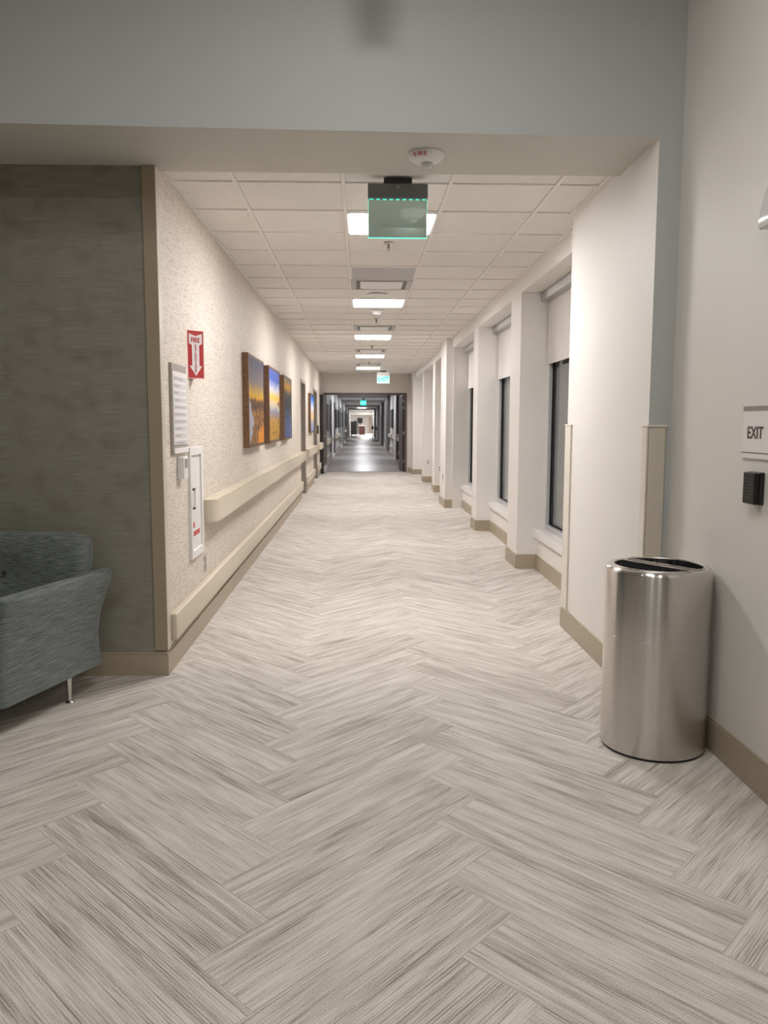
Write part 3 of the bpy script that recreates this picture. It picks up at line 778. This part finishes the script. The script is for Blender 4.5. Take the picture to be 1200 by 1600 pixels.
lettering([('FIRE', .045, -.07, .055, .002, .8)], WALL_L((XL + .0068, 5.21, .675)), LR, dr)
lettering([('EXTINGUISHER', .040, -.0, 0, .002, .85)], WALL_L((XL + .0068, 5.21, .675)), LR, dr)
# outlets and switches
def outlet(mtx, label, parts=True, w=.072, hh=.115):
    o = mtx.translation
    t = thing('wall_outlet', o, label, 'wall outlet')
    pl = MB(mtx).box(-w / 2, w / 2, -hh / 2, hh / 2, 0, .006, .002, 2).build('cover_plate', CHROME if parts == 'steel' else WHITEP, t)
    for s in (-.026, .026): MB(mtx).box(-.017, .017, s - .017, s + .017, .006, .0085, .002, 1).build('socket', pm('socket_grey', (.30, .29, .28), .5), t)
    return t
outlet(WALL_L((XL, 5.50, .425)), 'metal wall outlet low on the left wall below the white cabinet', 'steel')
outlet(WALL_R((1.395, 13.5, .47)), 'steel outlet low on the wide protruding pillar', 'steel')
outlet(WALL_F((1.60, 16.12, .47)), 'white outlet low on the pillar beyond the wide protruding pillar')
outlet(WALL_F((1.60, 18.90, .47)), 'white outlet low on the second pillar beyond the wide protruding pillar')
t = thing('light_switch', (XL, 14.55, 1.25), 'white wall switch plate just before the first left doorway', 'light switch')
MB().box(XL, XL + .006, 14.51, 14.60, 1.17, 1.33, .002, 1).build('plate', WHITEP, t); MB().box(XL + .006, XL + .011, 14.54, 14.57, 1.22, 1.28).build('rocker', WHITE, t)
t = thing('card_reader', (XL, 20.45, 1.2), 'small black card reader on the left wall past the second doorway', 'card reader')
MB().box(XL, XL + .035, 20.40, 20.52, 1.10, 1.31, .005, 2).build('body', BLACK, t); MB().box(XL + .035, XL + .037, 20.43, 20.49, 1.25, 1.27).build('indicator', RED, t)

# pictures
def wall_picture(y0, y1, z0, z1, mat, label, xw=XL, sgn=1, dep=.058, nm='framed_picture', fm=WOODF, group='landscape pictures on the corridor walls'):
    t = thing(nm, (xw, (y0 + y1) / 2, z0), label, 'picture', group)
    f = MB(); e = .018; a, b_ = xw + .002 * sgn, xw + dep * sgn
    for bx in ((y0, y0 + e, z0, z1), (y1 - e, y1, z0, z1), (y0 + e, y1 - e, z0, z0 + e), (y0 + e, y1 - e, z1 - e, z1)): f.box(a, b_, *bx)
    f.build('frame', fm, t)
    MB().box(a + .004 * sgn, b_ - .008 * sgn, y0 + e, y1 - e, z0 + e, z1 - e).build('backing', BLACK, t)
    MB().box(b_ - .008 * sgn, b_ - .003 * sgn, y0 + e + .012, y1 - e - .012, z0 + e + .012, z1 - e - .012).build('canvas', mat, t)
    return t
wall_picture(7.44, 8.62, 1.148, 2.010, pic1(), 'nearest of three pictures on the left wall, grey sky over orange town')
wall_picture(9.12, 10.32, 1.148, 2.012, pic2(), 'middle of three pictures on the left wall, blue sky over yellow ground')
wall_picture(10.92, 12.10, 1.148, 2.012, pic3(), 'farthest of three pictures on the left wall, dark with gold top and blue foot')
wall_picture(16.86, 18.05, 1.175, 1.985, pic4(), 'small blue and orange seascape picture between the left doorways')
DPIC = pm('dark_print', (.06, .05, .05), .4, var=.4, scale=6)
for y0, y1, lab in ((25.6, 27.6, 'dark picture on the left ward wall just beyond the doors'), (28.0, 29.0, 'narrow dark picture on the left ward wall before its first door'), (35.2, 37.6, 'dark framed picture on the left ward wall past its first door'),
                    (39.6, 42.2, 'fourth dark picture along the left ward wall'), (47, 51, 'fifth dark picture along the left ward wall'), (60, 64, 'farthest dark picture along the left ward wall')):
    wall_picture(y0, y1, 1.15, 1.97, DPIC, lab, -1.05, 1, .05, fm=BLACK, group='dark pictures in the ward corridor')
wall_picture(28.0, 29.5, 1.17, 1.97, pm('blue_print', (.10, .25, .62), .4, var=.5, scale=3), 'blue picture in a black frame on the right ward wall', 1.50, -1, .06, fm=BLACK)
wall_picture(36.0, 38.0, 1.17, 1.97, DPIC, 'dark picture on the right ward wall past the grey pilaster', 1.50, -1, .06, fm=BLACK, group='dark pictures in the ward corridor')

# ------------------------------------------------------------------ roller shades
def shade(y0, y1, label):
    t = thing('roller_shade', (1.72, (y0 + y1) / 2, 2.57), label, 'roller shade', 'pale roller shades over the windows')
    MB().box(1.672, 1.752, y0 + .012, y1 - .012, 2.490, 2.572, .004, 2).build('cassette', ALU, t)
    MB().box(1.7435, 1.7455, y0 + .02, y1 - .03, 1.925, 2.50).build('cloth', SHADE, t)
    MB().box(1.740, 1.749, y0 + .02, y1 - .03, 1.920, 1.945, .002, 1).build('hem_bar', SHADE, t)
    return t
shade(5.41, 7.59, 'half-lowered roller shade in the nearest window beside the wing wall')
shade(8.09, 10.30, 'half-lowered roller shade in the second window')
shade(10.70, 13.10, 'half-lowered roller shade in the third window before the wide pillar')

# ------------------------------------------------------------------ right lounge wall things
t = thing('exit_wall_sign', (XR, 3.01, 1.247), 'square white EXIT plaque with dark top band on the right wall', 'sign')
MB().box(XR - .008, XR, 2.905, 3.115, 1.247, 1.446, .0015, 1).build('plate', SIGNW, t)
MB().box(XR - .0088, XR - .008, 2.905, 3.1145, 1.427, 1.4455).build('top_band', TAUPE, t)
MB().box(XR - .0086, XR - .008, 2.905, 3.115, 1.268, 1.2715).build('line', INK, t)
lettering([('EXIT', .063, 0, 0, .0012, .95)], WALL_R((XR - .009, 3.012, 1.346)), INK, t)
t = thing('card_reader', (XR, 2.98, 1.08), 'black ribbed card reader under the EXIT plaque on the right wall', 'card reader')
MB().box(XR - .020, XR, 2.936, 3.03, 1.078, 1.200, .004, 2).build('back_box', BLACK, t)
cv = MB().box(XR - .038, XR - .020, 2.937, 3.029, 1.080, 1.198, .005, 3).build('cover', pm('black_cover', (.014, .013, .012), .5, spec=.25), t)
for k in range(7): MB().box(XR - .0388, XR - .038, 2.950, 3.018 if k != 1 else 3.018, 1.105 + k * .0115 , 1.1062 + k * .0115).build('rib', pm('rib_grey', (.09, .085, .08), .4), cv)
MB().box(XR - .0390, XR - .038, 2.958, 2.972, 1.158, 1.163).build('indicator', BLACK, cv)
t = thing('wall_strobe', (XR, 2.99, 2.06), 'clear-lensed white alarm strobe cut off at the right edge of the photo', 'fire alarm')
MB().box(XR - .022, XR, 2.80, 2.945, 2.066, 2.275, .006, 3).build('base', WHITEP, t, True)
MB().prism([(XR - .022, 2.070), (XR - .066, 2.068), (XR - .069, 2.078), (XR - .066, 2.13), (XR - .050, 2.20), (XR - .022, 2.268)], 2.808, 2.950, 'y', .004).build('lens', CLEAR, t, True)
MB(basis((XR - .052, 2.9505, 2.098), (-1, 0, 0), (0, 0, 1))).lathe([(.008, 0), (.008, .002), (.003, .003)], 0, 0, 16).build('screw', CHROME, t, True)

# ------------------------------------------------------------------ steel bin
bx_, by_, BR, BH = 1.2645, 3.345, .2165, .783
t = thing('trash_can', (bx_, by_, 0), 'round brushed steel two-hole bin standing against the right wall', 'trash can')
MB().lathe([(BR - .006, .0), (BR - .004, .012), (BR - .002, .014)], bx_, by_, 64).build('base_ring', BLACK, t, True)
MB().lathe([(BR, .012), (BR, .497), (BR - .0006, .4975), (BR - .0006, .4985), (BR, .499), (BR, BH - .018), (BR - .003, BH - .008), (BR - .010, BH - .001), (BR - .018, BH)], bx_, by_, 96, cap=False).build('body', STEEL, t, True)
da = math.radians(-56)     # direction of the divider across the top
ud = Vector((math.cos(da), math.sin(da))); nd = Vector((-ud.y, ud.x))
def dloop(side, inset=.0, nn=22):
    r = BR - .034 - inset; off = .022 + inset
    a0 = math.asin(off / r); pts = []
    for k in range(nn + 1):
        a = a0 + (PI - 2 * a0) * k / nn
        pts.append((ud * (r * math.cos(a)) + nd * side * (r * math.sin(a))))
    # round the two corners a little
    P = [Vector(p) for p in pts]
    m = (P[0] + P[-1]) / 2
    P[0] = P[0] * .93 + m * .07; P[-1] = P[-1] * .93 + m * .07
    n3 = 8
    for k in range(1, n3): P.append(P[nn] + (P[0] - P[nn]) * k / n3)
    return P
lb = MB()
ro, ri = BR - .017, BR - .034
lb.grid(lambda u_, v_: (bx_ + (ro + (ri - ro) * u_) * math.cos(2 * PI * v_), by_ + (ro + (ri - ro) * u_) * math.sin(2 * PI * v_), BH - .0005), 2, 97)
def barp(u_, v_):
    o = (v_ - .5) * .044; L = math.sqrt(ri * ri - o * o) + .002
    p_ = ud * ((u_ - .5) * 2 * L) + nd * o
    return (bx_ + p_.x, by_ + p_.y, BH - .0008)
lb.grid(barp, 9, 9)
lid = lb.build('lid', STEELT, t)
for s in (1, -1):
    P = dloop(s)
    r_ = MB().tube([(bx_ + p.x, by_ + p.y, BH + .001) for p in P], .0045, 8, True)
    r_.grid(lambda u_, v_: (bx_ + P[int(round(v_ * len(P))) % len(P)].x, by_ + P[int(round(v_ * len(P))) % len(P)].y, BH - .002 - .035 * u_), 2, len(P), 0, False)
    r_.build('opening_ring', STEELT, lid, True)
    rr = random.Random(3 + s)
    ph = [rr.uniform(0, 6.28) for _ in range(8)]
    def bag(u_, v_, s=s, P=P, ph=ph):
        n = len(P); k = v_ * n; i = int(k) % n; f_ = k - int(k)
        p = P[i] * (1 - f_) + P[(i + 1) % n] * f_
        c = nd * s * .085
        a = v_ * 2 * PI
        wr = .010 * math.sin(9 * a + ph[0] + 3 * u_) + .007 * math.sin(17 * a + ph[1] - 5 * u_) + .005 * math.sin(27 * a + ph[2])
        sc = 1 - .10 * u_ - .35 * u_ ** 6
        q = c + (p - c) * (sc + wr * 3 * min(1, u_ * 3))
        return (bx_ + q.x, by_ + q.y, BH - .006 - .30 * u_ + wr * u_)
    bt = NT('bin_liner_film_%d' % (s + 1)); bm_ = bt.out((.022, .022, .024) if s == 1 else (.05, .05, .055), .18, 0., **{'Specular IOR Level': .8})
    MB().grid(bag, 14, 140, 0, True, False).build('liner_bag', bm_, t, True)

# ------------------------------------------------------------------ upholstered seat
t = thing('armchair', (-1.80, 3.85, 0), 'grey-green upholstered seat with flared arm against the dark wallpaper', 'armchair')
def arm_fn(B, d, n, Lb, sgn=1):
    """rounded slab: u along length (0 back .. 1 front), v around the section"""
    H0, H1, TH = .14, .625, .085
    prof = []
    zs = [H0, .20, .30, .40, .50, .56, .60]
    fl = [0, -.006, -.010, -.004, .012, .024, .032]
    for z, o in zip(zs, fl): prof.append((o, z))
    for k in range(1, 8):
        a = PI * k / 8
        prof.append((.032 - TH / 2 + TH / 2 * math.cos(a), .60 + .026 * math.sin(a)))
    for z, o in zip(zs[::-1], fl[::-1]): prof.append((o - TH, z))
    m = len(prof)
    def f(u, v):
        o, z = prof[int(round(v * m)) % m]
        # back edge leans: longer at the top, waisted in the middle
        h = (z - H0) / (H1 - H0)
        back = -.088 * (max(0, h - .2) / .8) ** 1.8 + .010 * math.sin(PI * min(1, h / .8))
        front = Lb + .004 * h
        e = .028
        uu = u
        # rounded ends
        x = back + (front - back) * uu
        endd = min(x - back, front - x); pin = 0
        if endd < e: pin = e - math.sqrt(max(0, e * e - (e - endd) ** 2))
        oc = -TH / 2 + fl[min(6, max(0, int((z - H0) / .08)))]
        oo = oc + (o - oc) * (1 - pin / e * .75)
        zz = z - (pin * .8 if z > .56 else 0)
        p = Vector((B[0], B[1])) + d * x + n * oo * sgn
        return (p.x, p.y, zz)
    return f, m
def ease(u):     # more samples near the ends
    return u
dv = Vector((-.293, -.956)); nv = Vector((.956, -.293))
f_, m_ = arm_fn((-1.33, 4.14), dv, nv, .733)
us = [0, .004, .012, .024, .04] + [.08 + .84 * k / 8 for k in range(9)] + [.96, .976, .988, .996, 1]
def remap(f):
    def g(u, v): return f(us[int(round(u * (len(us) - 1)))], v)
    return g
MB().grid(remap(f_), len(us), m_, 0, True).build('arm', HEATHER, t, True)
rdir = Vector((.996, -.087)); fdir = Vector((-.087, -.996))
c0 = Vector((-1.33, 4.14)) - rdir * .80
f2, m2 = arm_fn((c0.x, c0.y), Vector((fdir.x * .98 - rdir.x * -.16, fdir.y * .98 - rdir.y * -.16)).normalized(), -rdir, .70)
MB().grid(remap(f2), len(us), m2, 0, True).build('arm', HEATHER, t, True)
CM = Matrix.Translation((-1.405, 4.13, 0)) @ Matrix(((rdir.x, -fdir.x, 0, 0), (rdir.y, -fdir.y, 0, 0), (0, 0, 1, 0), (0, 0, 0, 1)))   # local x right, y towards the wall
def cushion(x0, x1, y0, y1, z0, z1, puff, tilt=0., tuft=None, p=7.):
    xm, ym, zm = (x0 + x1) / 2, (y0 + y1) / 2, (z0 + z1) / 2
    b = MB()
    def f(bm):
        bmesh.ops.create_cube(bm, size=2); bmesh.ops.subdivide_edges(bm, edges=bm.edges[:], cuts=13, use_grid_fill=True)
        for v in bm.verts:
            c = v.co.copy(); r = (abs(c.x) ** p + abs(c.y) ** p + abs(c.z) ** p) ** (1 / p)
            c = c / r
            d = 0
            if tuft:
                for (tx, tz) in tuft:
                    if v.co.y < -.5: d += .040 * math.exp(-((c.x - tx) ** 2 * 14 + (c.z - tz) ** 2 * 7))
            y = ym + c.y * (y1 - y0) / 2 * (1 + puff * (1 - c.x ** 2) * (1 - c.z ** 2)) + d
            z = zm + c.z * (z1 - z0) / 2
            v.co = Vector((xm + c.x * (x1 - x0) / 2, y + tilt * (z - z0), z))
    b._add(f); b.mtx = CM
    return b
bk = cushion(-.71, .02, -.13, .05, .40, .815, .22, .14, [(-.07, .1)]).build('back_cushion', HEATHER, t, True)
bp = CM @ Vector((-.37, -.105, .63))
MB(Matrix.Translation(bp) @ Matrix.Rotation(PI / 2, 4, 'X')).lathe([(.004, .012), (.011, .008), (.012, .0), (.008, -.006)], 0, 0, 16).build('button', pm('button_dark', (.05, .06, .058), .8), bk, True)
cushion(-.70, -.14, -.64, -.10, .30, .44, .05, 0, None, 9.).build('seat_cushion', HEATHER, t, True)
MB(CM).box(-.72, -.15, -.64, .06, .145, .31, .02, 3).build('seat_base', HEATHER, t, True)
MB(CM).prism([(-.02, .31), (.06, .31), (.13, .64), (.09, .66), (-.02, .42)], -.71, -.06, 'x').build('back_shell', HEATHER, t)
for lx, ly in ((-1.437, 3.925), (-1.665, 3.52), (-2.06, 4.10), (-2.20, 3.52)):
    lg = MB().lathe([(.017, .145), (.0165, .13), (.0085, .012), (.009, .010)], lx, ly, 20).build('leg', CHROME, t, True)
    MB().lathe([(.019, 0), (.020, .003), (.016, .007), (.009, .012)], lx, ly, 20).build('foot', CHROME, lg, True)

# unseen cylinder added above the view to cast the dark shape on the beam
t = thing('beam_shadow_caster', (.074, 3.44, LOUNGE_Z), 'unseen cylinder added under the lounge ceiling to cast a shadow on the beam', 'shadow caster')
MB().lathe([(.012, LOUNGE_Z), (.012, 3.44)], .074, 3.44, 12).build('stem', BLACK, t, True)
MB().lathe([(.02, 3.46), (.047, 3.44), (.047, 3.25), (.036, 3.195), (.02, 3.19)], .074, 3.44, 28).build('head', WHITEP, t, True)

# ------------------------------------------------------------------ far ward furniture
t = thing('linen_cart', (-.62, 87, 0), 'grey enclosed cart standing on the left at the end of the ward corridor', 'cart')
MB().box(-.93, -.28, 86.6, 87.5, .12, 1.52, .03, 2).build('cover', pm('cart_grey', (.30, .28, .27), .6), t)
MB().box(-.95, -.26, 86.58, 87.52, .50, .53).build('shelf', pm('cart_shelf', (.06, .05, .05), .5), t)
MB().box(-.24, -.12, 86.6, 87.5, .12, 1.55).build('side_panel', WHITE, t)
for x in (-.85, -.3):
    for y in (86.7, 87.4): MB().lathe([(.05, 0), (.05, .12)], x, y, 12).build('wheel', BLACK, t)
t = thing('linen_stack', (-.45, 87, 1.52), 'white folded pile on top of the grey cart', 'linen')
MB().box(-.60, -.30, 86.8, 87.3, 1.521, 1.66, .03, 2).build('pile', WHITE, t)
t = thing('nurse_desk', (.25, 90, 0), 'dark reddish-brown desk at the end of the ward corridor', 'desk')
MB().box(-.08, .60, 89.2, 90.4, .06, 1.02, .01, 1).build('body', pm('desk_brown', (.13, .062, .048), .4), t); MB().box(-.12, .64, 89.15, 90.4, 1.02, 1.07).build('desktop', WHITE, t)
t = thing('computer_monitor', (.15, 89.7, 1.07), 'black computer monitor on the brown desk', 'monitor')
MB().box(-.24, .34, 89.7, 89.74, 1.32, 1.92, .005, 1).build('screen', BLACK, t); MB().box(.02, .10, 89.7, 89.76, 1.07, 1.34).build('stand', BLACK, t)
def iv(x, y, lab):
    t = thing('equipment_stand', (x, y, 0), lab, 'stand', 'dark medical equipment stands')
    MB().tube([(x, y, .08), (x, y, 1.75)], .022, 8).build('pole', BLACK, t)
    for k in range(5):
        a = 2 * PI * k / 5
        MB().tube([(x, y, .10), (x + .30 * math.cos(a), y + .30 * math.sin(a), .05)], .018, 6).build('foot', BLACK, t)
    MB().box(x - .09, x + .09, y - .1, y, .85, 1.10, .01, 1).build('monitor', BLACK, t)
iv(1.05, 66, 'dark wheeled equipment stand by the right ward wall, farther of two')
iv(1.15, 58, 'dark wheeled equipment stand by the right ward wall, nearer of two')

bpy.context.view_layer.update()
